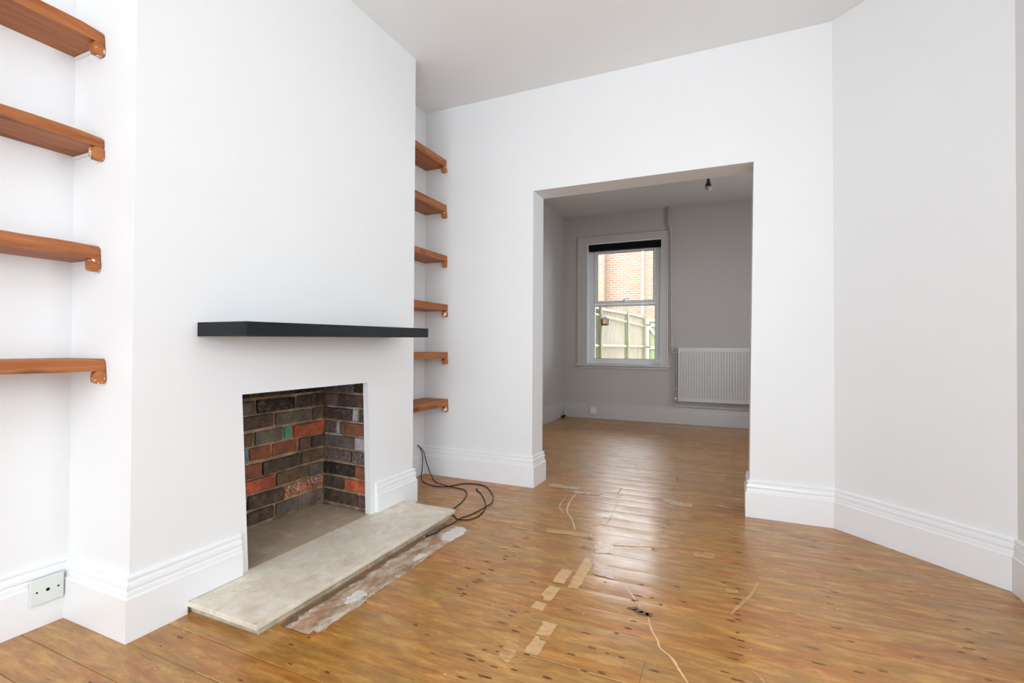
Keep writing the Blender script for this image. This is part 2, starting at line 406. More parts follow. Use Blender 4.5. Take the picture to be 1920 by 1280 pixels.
# ---------------------------------------------------------------- floor: individual boards in one mesh
def build_floor():
    b = B(); rnd = []
    pitch = .1255; k0 = -23
    ends = {12: -.658, 15: -.71, 10: -.645, 21: -.73, 19: -.375, 17: -.374, 0: -.25}
    joists = [-1.72, -1.33, -.98, -.68, -.34, .022, .36, .72, 1.05]
    R = random.Random(3)
    k = k0
    while True:
        y0 = 1.475+pitch*k; y1 = y0+pitch
        if y0 > 6.76: break
        x0, x1 = -2.42, XR2+.02
        cuts = []
        if k in ends: cuts = [ends[k]]
        elif R.random() < .45: cuts = [R.choice([-1.72, -1.33, .72, 1.05, .36]) + R.uniform(-.02, .02)]
        xs = [x0] + cuts + [x1]
        for a, c in zip(xs[:-1], xs[1:]):
            g = .0002+.0006*R.random(); ge = .0022 if k in (15,) else (.0012 if k in ends and k else .0004)
            col = (R.random(), R.random(), R.random(), 1)
            dz = R.uniform(-.0005, .0003); cup = R.uniform(.0002, .0007)
            xa_ = a+(ge if a != x0 else 0); xc_ = c-(ge if c != x1 else 0)
            prof = [(y0+g, -.012), (y0+g, -.0014+dz-cup), (y0+g+.0015, dz-cup-.0002), (y0+pitch*.25, dz-cup*.3), (y0+pitch*.5, dz), (y0+pitch*.75, dz-cup*.3), (y1-g-.0015, dz-cup-.0002), (y1-g, -.0014+dz-cup), (y1-g, -.012)]
            i = len(b.v)
            for X in (xa_, xc_):
                b.v += [(X, yy, zz) for yy, zz in prof]
            n = len(prof); nf = len(b.f)
            for j in range(n-1): b.f.append((i+j, i+n+j, i+n+j+1, i+j+1)); b.mi.append(0)
            b.f.append(tuple(range(i, i+n))); b.f.append(tuple(range(i+n, i+2*n))); b.mi += [0, 0]
            rnd += [col]*(len(b.f)-nf)
        k += 1
    b.box(-2.45, XR2+.05, YF-.1, YW+.05, -.06, -.010, 1); rnd += [(.5, .5, .5, 1)]*6
    Z = .0006; zc = [0]
    def dec(kind, pts, jag=.004, z=Z):
        mi = 2+list(FM).index(kind); zc[0] += 1; z = Z+zc[0]*.00004
        out = []
        for (x, y), (u, v) in zip(pts, pts[1:]+pts[:1]):
            L = math.hypot(u-x, v-y); n = max(1, int(L/.02))
            for q in range(n):
                t = q/n; out.append((x+(u-x)*t+R.uniform(-jag, jag)*.5, y+(v-y)*t+R.uniform(-jag, jag)*.5, z))
        b.poly(out, mi); rnd.append((R.random(), .5, .5, 1))
    def line(kind, pts, w):
        P = smooth_pts([(x, y, 0) for x, y in pts], 4); mi = 2+list(FM).index(kind); L = []; Rr = []
        for j, p in enumerate(P):
            t = (P[min(j+1, len(P)-1)]-P[max(j-1, 0)]).normalized(); nrm = Vector((-t.y, t.x, 0))
            ww = w*(.35+.65*sin(pi*min(1, (j+.5)/len(P))))*R.uniform(.6, 1.25)
            L.append(p+nrm*ww); Rr.append(p-nrm*ww)
        for j in range(len(P)-1):
            b.poly([(q.x, q.y, Z) for q in (L[j], L[j+1], Rr[j+1], Rr[j])], mi); rnd.append((.3, .5, .5, 1))
    def blob(kind, x, y, a, c, n=12, ang=0):
        mi = 2+list(FM).index(kind); pts = []
        for q in range(n):
            w = 2*pi*q/n; rr = R.uniform(.75, 1.2); px, py = a*cos(w)*rr, c*sin(w)*rr
            pts.append((x+px*cos(ang)-py*sin(ang), y+px*sin(ang)+py*cos(ang), Z+.0001))
        b.poly(pts, mi); rnd.append((R.random(), .5, .5, 1))
    for p in ([(-0.632, 2.28), (-0.584, 2.252), (-0.577, 1.957), (-0.622, 1.952)],
              [(-0.697, 2.106), (-0.648, 2.11), (-0.64, 1.979), (-0.693, 1.975)],
              [(-0.69, 1.936), (-0.649, 1.935), (-0.648, 1.82), (-0.676, 1.814), (-0.687, 1.844), (-0.702, 1.855)],
              [(-0.699, 1.796), (-0.652, 1.797), (-0.653, 1.741), (-0.702, 1.744)],
              [(-0.625, 1.682), (-0.574, 1.679), (-0.572, 1.598), (-0.619, 1.588)],
              [(-0.616, 1.584), (-0.603, 1.586), (-0.598, 1.569), (-0.573, 1.567), (-0.57, 1.527), (-0.571, 1.481), (-0.62, 1.482)]):
        dec('worn', p, .006)
    for p in ([(-0.699, 1.522), (-0.643, 1.507), (-0.643, 1.459), (-0.687, 1.473)],
              [(-0.689, 1.459), (-0.642, 1.463), (-0.643, 1.405), (-0.689, 1.42)],
              [(-0.927, 2.543), (-0.68, 2.567), (-0.653, 2.516), (-0.735, 2.503), (-0.907, 2.486)],
              [(-1.115, 2.49), (-0.985, 2.489), (-0.987, 2.469), (-1.105, 2.467)],
              [(-1.349, 2.534), (-1.076, 2.565), (-1.068, 2.533), (-1.248, 2.506)],
              [(-0.178, 2.557), (-0.065, 2.575), (-0.079, 2.503), (-0.158, 2.498)],
              [(-0.022, 2.219), (0.029, 2.226), (0.025, 2.201), (-0.021, 2.187)],
              [(-0.641, 2.474), (-0.292, 2.587), (-0.286, 2.541), (-0.632, 2.441)]):
        dec('faint', p, .01)
    for p in ([(-0.43, 3.403), (-0.31, 3.335), (-0.221, 3.317), (-0.226, 3.238), (-0.344, 3.24), (-0.423, 3.343)],
              [(-0.096, 3.376), (-0.018, 3.366), (-0.023, 3.345), (-0.096, 3.349)],
              [(-1.226, 3.381), (-0.982, 3.381), (-0.972, 3.304), (-1.183, 3.301)],
              [(-0.641, 2.474), (-0.552, 2.49), (-0.52, 2.363), (-0.605, 2.335)],
              [(-1.0, 3.28), (-.80, 3.30), (-.82, 3.24), (-.98, 3.22)],
              [(-.61, 2.26), (-.50, 2.22), (-.46, 2.10), (-.55, 2.12)]):
        dec('pale', p, .012)
    line('scratch', [(-0.415, 2.079), (-0.379, 2.029), (-0.348, 1.973), (-0.318, 1.921)], .0028)
    line('scratch', [(-0.279, 1.864), (-0.259, 1.792), (-0.23, 1.735), (-0.216, 1.693), (-0.175, 1.655), (-0.148, 1.605), (-0.118, 1.552), (-0.1, 1.511), (-.07, 1.44)], .0042)
    line('scratch', [(-0.966, 3.238), (-0.952, 3.052), (-0.914, 2.86), (-0.839, 2.725), (-0.776, 2.573)], .0055)
    line('scratch', [(-1.008, 3.13), (-0.986, 2.937), (-0.934, 2.833), (-0.9, 2.814)], .0035)
    line('faint', [(0.103, 2.336), (0.071, 2.206), (0.024, 2.087), (-0.001, 2.02)], .008)
    line('faint', [(0.05, 1.701), (0.079, 1.673), (0.096, 1.634), (.11, 1.58)], .006)
    line('faint', [(-.60, 1.4755), (-.40, 1.474), (-.22, 1.476), (0, 1.475)], .004)
    line('faint', [(-.80, 1.850), (-.60, 1.851), (-.35, 1.852)], .003)
    line('faint', [(-1.5, .973), (-1.4, .974), (-1.25, .973)], .003)
    for x, y, a_, c_ in ((-.345, 1.900, .018, .010), (-.322, 1.893, .022, .013), (-.300, 1.884, .022, .013), (-.280, 1.886, .014, .013), (-.335, 1.912, .012, .006)): blob('stain', x, y, a_, c_, 18)
    nails = [(0.022, 2.152), (0.022, 2.114), (0.024, 2.024), (0.023, 1.99), (-0.002, 1.972), (0.02, 1.899), (0.006, 1.855), (0.029, 1.852), (0.031, 1.812), (0.018, 1.765), (0.006, 1.734), (-0.018, 1.652), (0.017, 1.629), (-0.028, 2.277), (0.023, 2.245), (-0.369, 1.591), (-0.322, 1.589), (-0.366, 1.718), (-0.334, 1.763), (-0.324, 1.817), (-0.287, 2.016), (-0.345, 2.11), (-0.173, 2.038), (-0.209, 2.153), (-0.215, 1.567), (-0.361, 1.49), (-0.347, 1.967), (-0.345, 2.011),
        (-0.702, 1.71), (-0.683, 1.608), (-0.693, 1.578), (-0.748, 1.661), (-0.75, 1.691), (-0.693, 1.479), (-0.758, 1.376), (-0.725, 1.385), (-0.742, 1.439), (-0.687, 1.323), (-0.742, 1.291), (-0.983, 1.73), (-0.985, 1.71), (-0.676, 1.869), (-0.475, 1.536), (-0.465, 1.671), (-0.605, 1.476), (-1.018, 1.754), (-0.612, 1.39),
        (-0.673, 2.489), (-0.672, 2.379), (-0.671, 2.357), (-0.982, 2.245), (-0.981, 2.351), (-0.978, 2.377), (-1.158, 2.203), (-1.148, 2.316), (-0.884, 2.291), (-0.749, 2.321), (-0.974, 2.091), (-0.975, 2.12), (-0.944, 2.14), (-1.037, 2.032), (-1.084, 1.935), (-0.981, 1.964), (-0.99, 1.833), (-0.984, 1.86), (-0.768, 1.935), (-1.006, 1.789), (-0.987, 1.73), (-0.489, 2.065)]
    for x, y in nails: blob('stain', x, y, R.uniform(.008, .02), R.uniform(.0028, .0048))
    for j in joists:
        for kk in range(k0+2, 42):
            yy = 1.475+pitch*kk
            inside = 1.45 < yy < 2.45 and -1.0 < j < .1
            if inside: continue
            for e in (.03, .095):
                if R.random() < (.75 if j == .022 else .5):
                    blob('stain', j+R.gauss(0, .012), yy+e+R.uniform(-.01, .01), R.uniform(.006, .02), R.uniform(.0025, .004))
    for _ in range(110):
        blob('stain', R.uniform(-1.3, 1.2), R.uniform(1.0, 6.6), R.uniform(.006, .022), R.uniform(.002, .006))
    for x, y in [(-0.82, 2.048), (-0.881, 1.851), (-1.227, 2.154), (-0.774, 1.772), (-0.505, 1.79), (-0.9, 2.768), (-1.56, 1.02), (-1.62, .93), (.02, 2.37), (.06, 1.81), (.12, 2.6)] + [(R.uniform(-1.6, .9), R.uniform(.9, 4.5)) for _ in range(40)]:
        blob('speck', x, y, R.uniform(.0016, .0038), R.uniform(.0016, .003), 8)
    me = bpy.data.meshes.new('floor'); me.from_pydata(b.v, [], b.f)
    for m in [M_FLOOR, M_GAP] + list(FM.values()): me.materials.append(m)
    me.polygons.foreach_set('material_index', b.mi)
    ca = me.color_attributes.new('rnd', 'FLOAT_COLOR', 'CORNER')
    li = 0
    for p, c in zip(me.polygons, rnd):
        for _ in range(p.loop_total): ca.data[li].color = c; li += 1
    me.update()
    for p in me.polygons:
        if p.material_index >= 1 and p.normal.z < 0 and p.material_index >= 2: p.flip()
    o = bpy.data.objects.new('floor', me); COL.objects.link(o)
    return struct(o)
build_floor()

# ---------------------------------------------------------------- ceilings
struct(B().box(-2.5, 1.3, YF-.25, YD+.02, H, H+.12).build('ceiling', M_CEIL))
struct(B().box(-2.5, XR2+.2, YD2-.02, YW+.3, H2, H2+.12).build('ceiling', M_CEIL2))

# ---------------------------------------------------------------- walls
struct(B().box(XA-.15, XA, YF-.1, YB0+.02, -.02, H).build('wall_left', M_WALL))
struct(B().box(XA2-.18, XA2, YB1-.02, YD+.01, -.02, H).build('wall_alcove', M_WALL))
# chimney breast: face with the fireplace opening, two cheeks
fb = B()
y0b, y1b, y0t, y1t, zt = 1.436, 2.201, 1.396, 2.169, .793
def face_ring(x):
    o_ = [(x, YB0, -.01), (x, YB0, H+.01), (x, YB1, H+.01), (x, YB1, -.01)]
    i_ = [(x, y0b, -.01), (x, y0t, zt), (x, y1t, zt), (x, y1b, -.01)]
    return o_, i_
of, inf = face_ring(XB); ob, inb = face_ring(XB-.036)
for a, b_ in ((0, 1), (1, 2), (2, 3)):
    fb.poly([of[a], of[b_], inf[b_], inf[a]]); fb.poly([ob[a], ob[b_], inb[b_], inb[a]]); fb.poly([inf[a], inf[b_], inb[b_], inb[a]]); fb.poly([of[a], of[b_], ob[b_], ob[a]])
fb.box(-2.46, XB-.036, YB0, YB0+.10, -.01, H+.01)
fb.box(-2.46, XB-.036, YB1-.10, YB1, -.01, H+.01)
fb.box(-2.46, -2.42, YB0+.1, YB1-.1, -.01, H+.01)
struct(fb.build('wall_chimney', M_WALL))
# dividing wall with the wide opening
dw = B()
dw.box(-2.46, XL, YD, YD2, -.01, 2.9)
HR = HO-.003; XT = XR+.012; XKM = XK+.006-.012*HR/2.9
dw.hexa([(XL, YD, HO), (XT, YD, HR), (XT, YD2, HR), (XL, YD2, HO), (XL, YD, 2.9), (XT, YD, 2.9), (XT, YD2, 2.9), (XL, YD2, 2.9)])
dw.hexa([(XR-.012, YD, -.01), (XK+.006, YD, -.01), (1.5, YD2, -.01), (XR-.012, YD2, -.01), (XT, YD, HR), (XKM, YD, HR), (1.5, YD2, HR), (XT, YD2, HR)])
dw.hexa([(XT, YD, HR), (XKM, YD, HR), (1.5, YD2, HR), (XT, YD2, HR), (XT, YD, 2.9), (XK-.006, YD, 2.9), (1.5, YD2, 2.9), (XT, YD2, 2.9)])
struct(dw.build('wall_middle', [M_WALL]))
# angled wall and right wall
aw = B().hexa([(XK+.006, YD, -.01), (XE, YE, -.01), (XE+.3, YE+.1, -.01), (XK+.3, YD+.15, -.01), (XK-.006, YD, H+.01), (XE, YE, H+.01), (XE+.3, YE+.1, H+.01), (XK+.3, YD+.15, H+.01)])
struct(aw.build('wall_angled', M_WALL))
rw = B()
sy0, sy1, sz0, sz1 = SIDE
rw.box(XE, XE+.15, sy1, YE+.02, -.01, H+.01).box(XE, XE+.15, YF-.1, sy0, -.01, H+.01)
rw.box(XE, XE+.15, sy0, sy1, -.01, sz0).box(XE, XE+.15, sy0, sy1, sz1, H+.01)
struct(rw.build('wall_right', M_WALL))
# front wall with the bay opening (behind the camera)
bx0, bx1, bz0, bz1 = BAY
fwb = B().box(XA-.15, bx0, YF-.15, YF, -.01, H+.01).box(bx1, XE+.15, YF-.15, YF, -.01, H+.01).box(bx0, bx1, YF-.15, YF, -.01, bz0).box(bx0, bx1, YF-.15, YF, bz1, H+.01)
struct(fwb.build('wall_front', M_WALL))
# back room shell
WX0, WX1, WZ0, WZ1 = -1.872, -.848, .762, 2.462
bw = B()
YO = YW+.26
bw.box(XL2-.15, WX0, YW, YO, -.01, H2+.01).box(WX1, XR2+.15, YW, YO, -.01, H2+.01).box(WX0, WX1, YW, YO, -.01, WZ0).box(WX0, WX1, YW, YO, WZ1, H2+.01)
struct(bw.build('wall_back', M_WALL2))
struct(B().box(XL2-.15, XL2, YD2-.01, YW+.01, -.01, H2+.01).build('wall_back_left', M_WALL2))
q0, q1, qz0, qz1 = BSIDE
brw = B().box(XR2, XR2+.15, YD2-.01, q0, -.01, H2+.01).box(XR2, XR2+.15, q1, YW+.01, -.01, H2+.01).box(XR2, XR2+.15, q0, q1, -.01, qz0).box(XR2, XR2+.15, q0, q1, qz1, H2+.01)
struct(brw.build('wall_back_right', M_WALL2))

# ---------------------------------------------------------------- skirting boards
SK = [(0, .218), (.009, .216), (.013, .211), (.013, .203), (.007, .199), (.0085, .195), (.0145, .191), (.0165, .182), (.0165, .174), (.0125, .171), (.0125, .168), (.0155, .164), (.0165, .156), (.0165, .149), (.0225, .144), (.0225, 0.0)]
def skirt(b, path, prof=SK, zb=0.0):
    """path: 2D points, room on the right-hand side of travel... offset computed with mitres"""
    P = [Vector(p) for p in path]; n = len(prof); rows = []
    for j, p in enumerate(P):
        ns = []
        if j > 0: t = (P[j]-P[j-1]).normalized(); ns.append(Vector((t.y, -t.x)))
        if j < len(P)-1: t = (P[j+1]-P[j]).normalized(); ns.append(Vector((t.y, -t.x)))
        if len(ns) == 2:
            m = (ns[0]+ns[1]).normalized(); m = m/max(.2, m.dot(ns[0]))
        else: m = ns[0]
        rows.append([(p.x+m.x*d, p.y+m.y*d, max(z, zb)) for d, z in prof] + [(p.x-m.x*.002, p.y-m.y*.002, zb), (p.x-m.x*.002, p.y-m.y*.002, prof[0][1])])
    N = n+2
    for j in range(len(rows)-1):
        i = len(b.v); b.v += rows[j]+rows[j+1]
        for k in range(N):
            b.f.append((i+k, i+(k+1) % N, i+N+(k+1) % N, i+N+k)); b.mi.append(0)
    for r in (rows[0], rows[-1]): b.poly(r)
    return b
ZH = .047
# left: alcove -> chimney cheek -> chimney face (room lies to +x)
struct(skirt(skirt(B(), [(XA, YF), (XA, YB0), (XB, YB0), (XB, 1.168)]), [(XB, 1.168), (XB, 1.392)], zb=ZH).build('baseboard_left', M_SKIRT))
sk2 = skirt(B(), [(XB, 2.236), (XB, 2.478)], zb=ZH)
skirt(sk2, [(XB, 2.478), (XB, YB1), (XA2, YB1), (XA2, YD), (XL, YD), (XL, YD2), (-1.62, YD2)])
struct(sk2.build('baseboard_alcove', M_SKIRT))
struct(skirt(B(), [(XR+.4, YD2), (XR-.010, YD2), (XR-.010, YD), (XK+.006, YD), (XE, YE), (XE, YF)]).build('baseboard_right', M_SKIRT))
struct(skirt(B(), [(XL2, YD2), (XL2, YW), (XR2, YW), (XR2, YD2)]).build('baseboard_back', M_SKIRT2))

# ---------------------------------------------------------------- fireplace lining: bricks in one mesh
def firebox():
    b = B(); mats = list(BR.values()); mi = {k: i for i, k in enumerate(BR)}; R = random.Random(11)
    XF = -2.29; z0 = .046; cp = .0835
    b.box(XF-.06, XF-.014, 1.34, 2.36, 0, 1.25, mi['mortar'])           # back mortar bed
    b.hexa([(XF-.03, 2.285, 0), (XB-.036, 2.248, 0), (XB-.036, 2.33, 0), (XF-.03, 2.36, 0), (XF-.03, 2.285, 1.25), (XB-.036, 2.248, 1.25), (XB-.036, 2.33, 1.25), (XF-.03, 2.36, 1.25)], mi['mortar'])
    b.box(XF-.03, XB-.037, 1.30, 1.352, 0, 1.25, mi['mortar'])
    b.box(XF-.06, XB-.037, 1.30, 2.36, 1.25, 1.29, mi['black'])  # lid coloured black to stand for the open flue's darkness
    rows = [  # bottom to top: (y_end, kind)
     [(1.60, 'dark'), (1.745, 'brown'), (1.925, 'dark'), (2.10, 'grey'), (2.276, 'pink')],
     [(1.53, 'brown'), (1.75, 'dark'), (1.985, 'dark'), (2.276, 'chalkred')],
     [(1.46, 'dark'), (1.69, 'mixed'), (1.925, 'red'), (2.155, 'brown'), (2.276, 'grey')],
     [(1.60, 'brown'), (1.84, 'mixed'), (2.10, 'dark'), (2.276, 'brown')],
     [(1.50, 'dark'), (1.76, 'blue'), (1.90, 'mixed'), (2.08, 'mixed'), (2.17, 'brown'), (2.276, 'dark')],
     [(1.55, 'dark'), (1.79, 'brown'), (1.975, 'grey'), (2.035, 'green'), (2.276, 'orange')],
     [(1.46, 'brown'), (1.69, 'dark'), (1.915, 'purple'), (2.18, 'grey'), (2.276, 'brown')],
     [(1.56, 'brown'), (1.80, 'grey'), (2.06, 'black'), (2.276, 'dark')],
     [(1.50, 'dark'), (1.775, 'black'), (2.045, 'dark'), (2.276, 'black')],
     [(1.60, 'black'), (1.84, 'black'), (2.08, 'black'), (2.276, 'black')],
     [(1.50, 'black'), (1.74, 'black'), (2.0, 'black'), (2.276, 'black')],
    ]
    def brick(c, kind):
        b.hexa(c, mi[kind])
    for k, row in enumerate(rows):
        y = 1.36; za = z0+k*cp+.0075; zb_ = z0+(k+1)*cp-.0075
        for ye, kind in row:
            ya, yb = y+.0075, ye-.0075; d = R.uniform(-.005, .007); j = lambda: R.uniform(-.0045, .0045)
            x1 = XF+d; s = .006
            c = [(XF-.03, ya, za+j()), (x1, ya+j(), za+j()), (x1+j(), yb+j(), za+j()), (XF-.03, yb, za+j()), (XF-.03, ya, zb_+j()), (x1+j(), ya+j(), zb_+j()), (x1, yb+j(), zb_+j()), (XF-.03, yb, zb_+j())]
            brick(c, kind); y = ye
    srows = [
     [(-2.0, 'dark'), (-1.90, 'purple')],
     [(-2.115, 'dark'), (-1.90, 'orange')],
     [(-2.02, 'black'), (-1.90, 'mixed')],
     [(-2.165, 'chalk'), (-2.05, 'chalk'), (-1.90, 'chalk')],
     [(-2.035, 'grey'), (-1.90, 'lilac')],
     [(-2.185, 'chalk'), (-2.155, 'white'), (-2.11, 'grey'), (-1.90, 'mixed')],
     [(-2.05, 'purple'), (-2.0, 'white'), (-1.90, 'dark')],
     [(-2.165, 'pink'), (-1.90, 'purple')],
     [(-2.04, 'chalk'), (-1.90, 'black')],
     [(-2.15, 'black'), (-1.90, 'black')],
     [(-2.04, 'black'), (-1.90, 'black')],
    ]
    yl = lambda x: 2.268-(x-XF)*.085
    for k, row in enumerate(srows):
        x = XF-.004; za = z0+k*cp+.0075; zb_ = z0+(k+1)*cp-.0075
        for xe, kind in row:
            xa, xb_ = x+.005, xe-.005; d = R.uniform(-.003, .006); j = lambda: R.uniform(-.0025, .0025)
            ya, yb = yl(xa)-d, yl(xb_)-d
            c = [(xa, ya+j(), za+j()), (xb_, yb+j(), za+j()), (xb_, yb+.03, za), (xa, ya+.03, za), (xa, ya+j(), zb_+j()), (xb_, yb+j(), zb_+j()), (xb_, yb+.03, zb_), (xa, ya+.03, zb_)]
            brick(c, kind); x = xe
    # left cheek (seen only from the side)
    for k in range(11):
        za = z0+k*cp+.0075; zb_ = z0+(k+1)*cp-.0075; off = .11 if k % 2 else 0
        xs = [XF+.006, XF+.12+off, XB-.04]
        for xa, xb_ in zip(xs[:-1], xs[1:]):
            b.box(xa+.005, xb_-.005, 1.34, 1.362+R.uniform(-.003, .004), za, zb_, mi[R.choice(['dark', 'brown', 'mixed', 'black'])])
    # white-painted mortar lines on the side wall
    def strip(xa, xb_, z, h, kind):
        b.hexa([(xa, yl(xa)-.004, z), (xb_, yl(xb_)-.004, z), (xb_, yl(xb_)+.02, z), (xa, yl(xa)+.02, z), (xa, yl(xa)-.004, z+h), (xb_, yl(xb_)-.004, z+h), (xb_, yl(xb_)+.02, z+h), (xa, yl(xa)+.02, z+h)], mi[kind])
    strip(-2.26, -2.0, z0+7*cp-.006, .012, 'white')
    strip(-2.275, -2.13, z0+5*cp-.006, .012, 'white')
    strip(-2.06, -1.93, z0+6*cp-.005, .010, 'lilac')
    o = b.build('fireplace_lining', mats, None, .006, seg=3)
    return tag(o, 'sooty multicoloured brick lining inside the open fireplace', 'fireplace')
firebox()

# chalk and paint marks on single bricks are part of the lining's materials above

# ---------------------------------------------------------------- hearth
hb = empty('hearth', (-1.67, 1.82, 0), 'low cream stone hearth slab projecting in front of the brick fireplace', 'hearth')
def at(parent, o): o.parent = parent; o.matrix_parent_inverse = Matrix.Translation(-parent.location); return o
def sub(parent, o): o.parent = parent; return o   # a piece of a part
HX = -1.474
at(hb, B().hexa([(-1.872, 1.168, .027), (HX, 1.166, .027), (HX, 2.478, .027), (-1.872, 2.478, .027), (-1.872, 1.168, .045), (HX, 1.166, .045), (HX, 2.478, .045), (-1.872, 2.478, .045)]).build('front_slab', M_STONE, None, .002))
at(hb, B().box(-1.862, HX-.014, 1.186, 2.468, 0.0, .0268).build('riser', M_RISER, None, .001))
at(hb, B().box(-2.284, -1.8745, 1.364, 2.226, 0.0, .0445).build('inner_slab', M_STONE2, None, .0015))
# ragged mortar strip where the old hearth was
def strip():
    pts = [(-1.468, 1.255), (-1.376, 1.256), (-1.313, 1.259), (-1.307, 1.282), (-1.309, 1.351), (-1.301, 1.473), (-1.315, 1.599), (-1.302, 1.773), (-1.315, 1.964), (-1.308, 2.154), (-1.294, 2.301), (-1.34, 2.355), (-1.406, 2.364), (-1.468, 2.30)]
    R = random.Random(5); edge = []
    for (x, y), (u, v) in zip(pts, pts[1:]):
        n = max(1, int(math.hypot(u-x, v-y)/.012))
        for q in range(n):
            t = q/n; edge.append((x+(u-x)*t+R.uniform(-.004, .004), y+(v-y)*t+R.uniform(-.004, .004)))
    edge.append(pts[-1])
    # mesh by rows across y
    import bisect
    ys = sorted(set(round(1.257+i*.008, 3) for i in range(138)))
    def xr(y):
        best = None
        for (x, yy), (u, v) in zip(edge, edge[1:]):
            if (yy-y)*(v-y) <= 0 and abs(v-yy) > 1e-6:
                X = x+(u-x)*(y-yy)/(v-yy)
                best = X if best is None else max(best, X)
        return best if best is not None else -1.40
    b = B(); NX = 22; g = []
    for y in ys:
        if y > 2.362: continue
        X1 = xr(y); row = []
        for k in range(NX+1):
            t = k/NX; x = -1.470+(X1+1.470)*t
            e = min(1, (1-t)*6)*min(1, (y-1.25)*30)*min(1, (2.37-y)*30)
            row.append((x, y, .0008+max(0, e)*(.0015+R.uniform(0, .0055))))
        g.append(row)
    i0 = len(b.v)
    for r in g: b.v += r
    for j in range(len(g)-1):
        for k in range(NX):
            a = i0+j*(NX+1)+k; X = b.v[a][0]; Y = b.v[a][1]
            m = 1 if (Y < 1.275 and X > -1.338) else 0
            b.f.append((a, a+1, a+NX+2, a+NX+1)); b.mi.append(m)
    o = b.build('mortar_strip', [M_RUBBLE, BR['orange']], smooth=True)
    return tag(o, 'ragged strip of broken mortar and brick in the floorboards along the hearth', 'mortar')
strip()

# ---------------------------------------------------------------- mantel shelf
tag(B().hexa([(XB, 1.205, 1.0325), (-1.591, 1.205, 1.0325), (-1.591, 2.359, 1.050), (XB, 2.359, 1.050), (XB, 1.205, 1.086), (-1.591, 1.205, 1.086), (-1.591, 2.359, 1.101), (XB, 2.359, 1.101)]).build('mantel_shelf', M_BLACK, None, .0015),
    'thick black floating mantel shelf on the white chimney breast above the fireplace', 'shelf')

# ---------------------------------------------------------------- alcove shelves
def bracket(x1, y0, y1, z1, h=.042, L=.055):
    """rounded wooden bearer end under a shelf; front end at x1"""
    b = B(); yc = (y0+y1)/2; w = (y1-y0); pts = []
    for k in range(24):
        a = 2*pi*k/24; e = .55
        px = abs(cos(a))**e*(1 if cos(a) >= 0 else -1); pz = abs(sin(a))**e*(1 if sin(a) >= 0 else -1)
        pts.append((x1-L, yc+px*w/2, z1-h/2+pz*h/2))
    b.prism(pts, (L, 0, 0)); return b
SH_L = [(2.119, 2.075, -2.053, 'topmost'), (1.738, 1.700, -2.048, 'second from the top'), (1.351, 1.304, -2.061, 'third from the top'), (.949, .906, -2.017, 'lowest')]
LBL_L = ['orange-brown wooden plank shelf, topmost in the near left alcove',
         'orange-brown wooden plank shelf in the near left alcove, second from the top',
         'reddish wooden plank shelf in the near left alcove, third from the top',
         'wooden plank shelf lowest in the near left alcove, seen edge-on at mantel height']
for (zt_, zb_, xf, _), lab in zip(SH_L, LBL_L):
    e = empty('alcove_shelf', ((xf+XA)/2, -.7, zb_), lab, 'shelf', 'wooden shelves in the near left alcove')
    R = random.Random(int(zt_*1000))
    b = B(); ny = 60; ys = [YF+.003+(YB0-.003-YF-.003)*k/ny for k in range(ny+1)]
    for a, c in zip(ys[:-1], ys[1:]): pass
    i = 0; rows = []
    for y in ys:
        w = R.uniform(-.0012, .0012); d2 = R.uniform(0, .004) if R.random() < .2 else 0
        cut = .010 if y > YB0-.006 else 0
        rows.append([(XA+.001, y, zb_+.001), (xf-d2, y, zb_+w+d2*.5), (xf+w-cut*.3, y, zt_+w*.6-cut), (xf-.003-cut, y, zt_), (XA+.001, y, zt_)])
    for r in rows: b.v += r
    n = 5
    for j in range(ny):
        for k in range(n):
            b.f.append((j*n+k, j*n+(k+1) % n, (j+1)*n+(k+1) % n, (j+1)*n+k)); b.mi.append(0)
    b.f.append(tuple(range(n))); b.f.append(tuple(range(ny*n, ny*n+n))); b.mi += [0, 0]
    at(e, b.build('board', M_SHELF))
    at(e, bracket(xf+.003, YB0-.037, YB0-.001, zb_-.0005, .044, .03).build('bracket', M_BRACKET, None, .003))
    at(e, B().box(XA+.002, xf-.03, YB0-.006, YB0-.001, zb_-.012, zb_-.0005).build('batten', M_WALL))
    at(e, bracket(xf+.003, YF+.001, YF+.037, zb_-.0005, .044, .03).build('bracket', M_BRACKET, None, .003))
SH_R = [(2.446, 2.392), (2.092, 2.038), (1.700, 1.655), (1.322, 1.272), (.954, .907), (.592, .540)]
XFR = [-2.022, -2.016, -2.013, -2.006, -2.003, -1.996]
ordn = ['topmost', 'second from the top', 'third from the top', 'just above the mantel level', 'just below the mantel level, fifth from the top', 'lowest']
extra = ['brown wooden shelf with a notched front corner, %s in the far alcove', 'brown wooden shelf in the far alcove, %s of six', 'reddish brown wooden shelf in the far alcove, %s of six', 'wooden shelf in the far alcove, fourth from the top, %s', 'wooden shelf in the far alcove, %s', 'wooden shelf %s in the far alcove, its top surface visible']
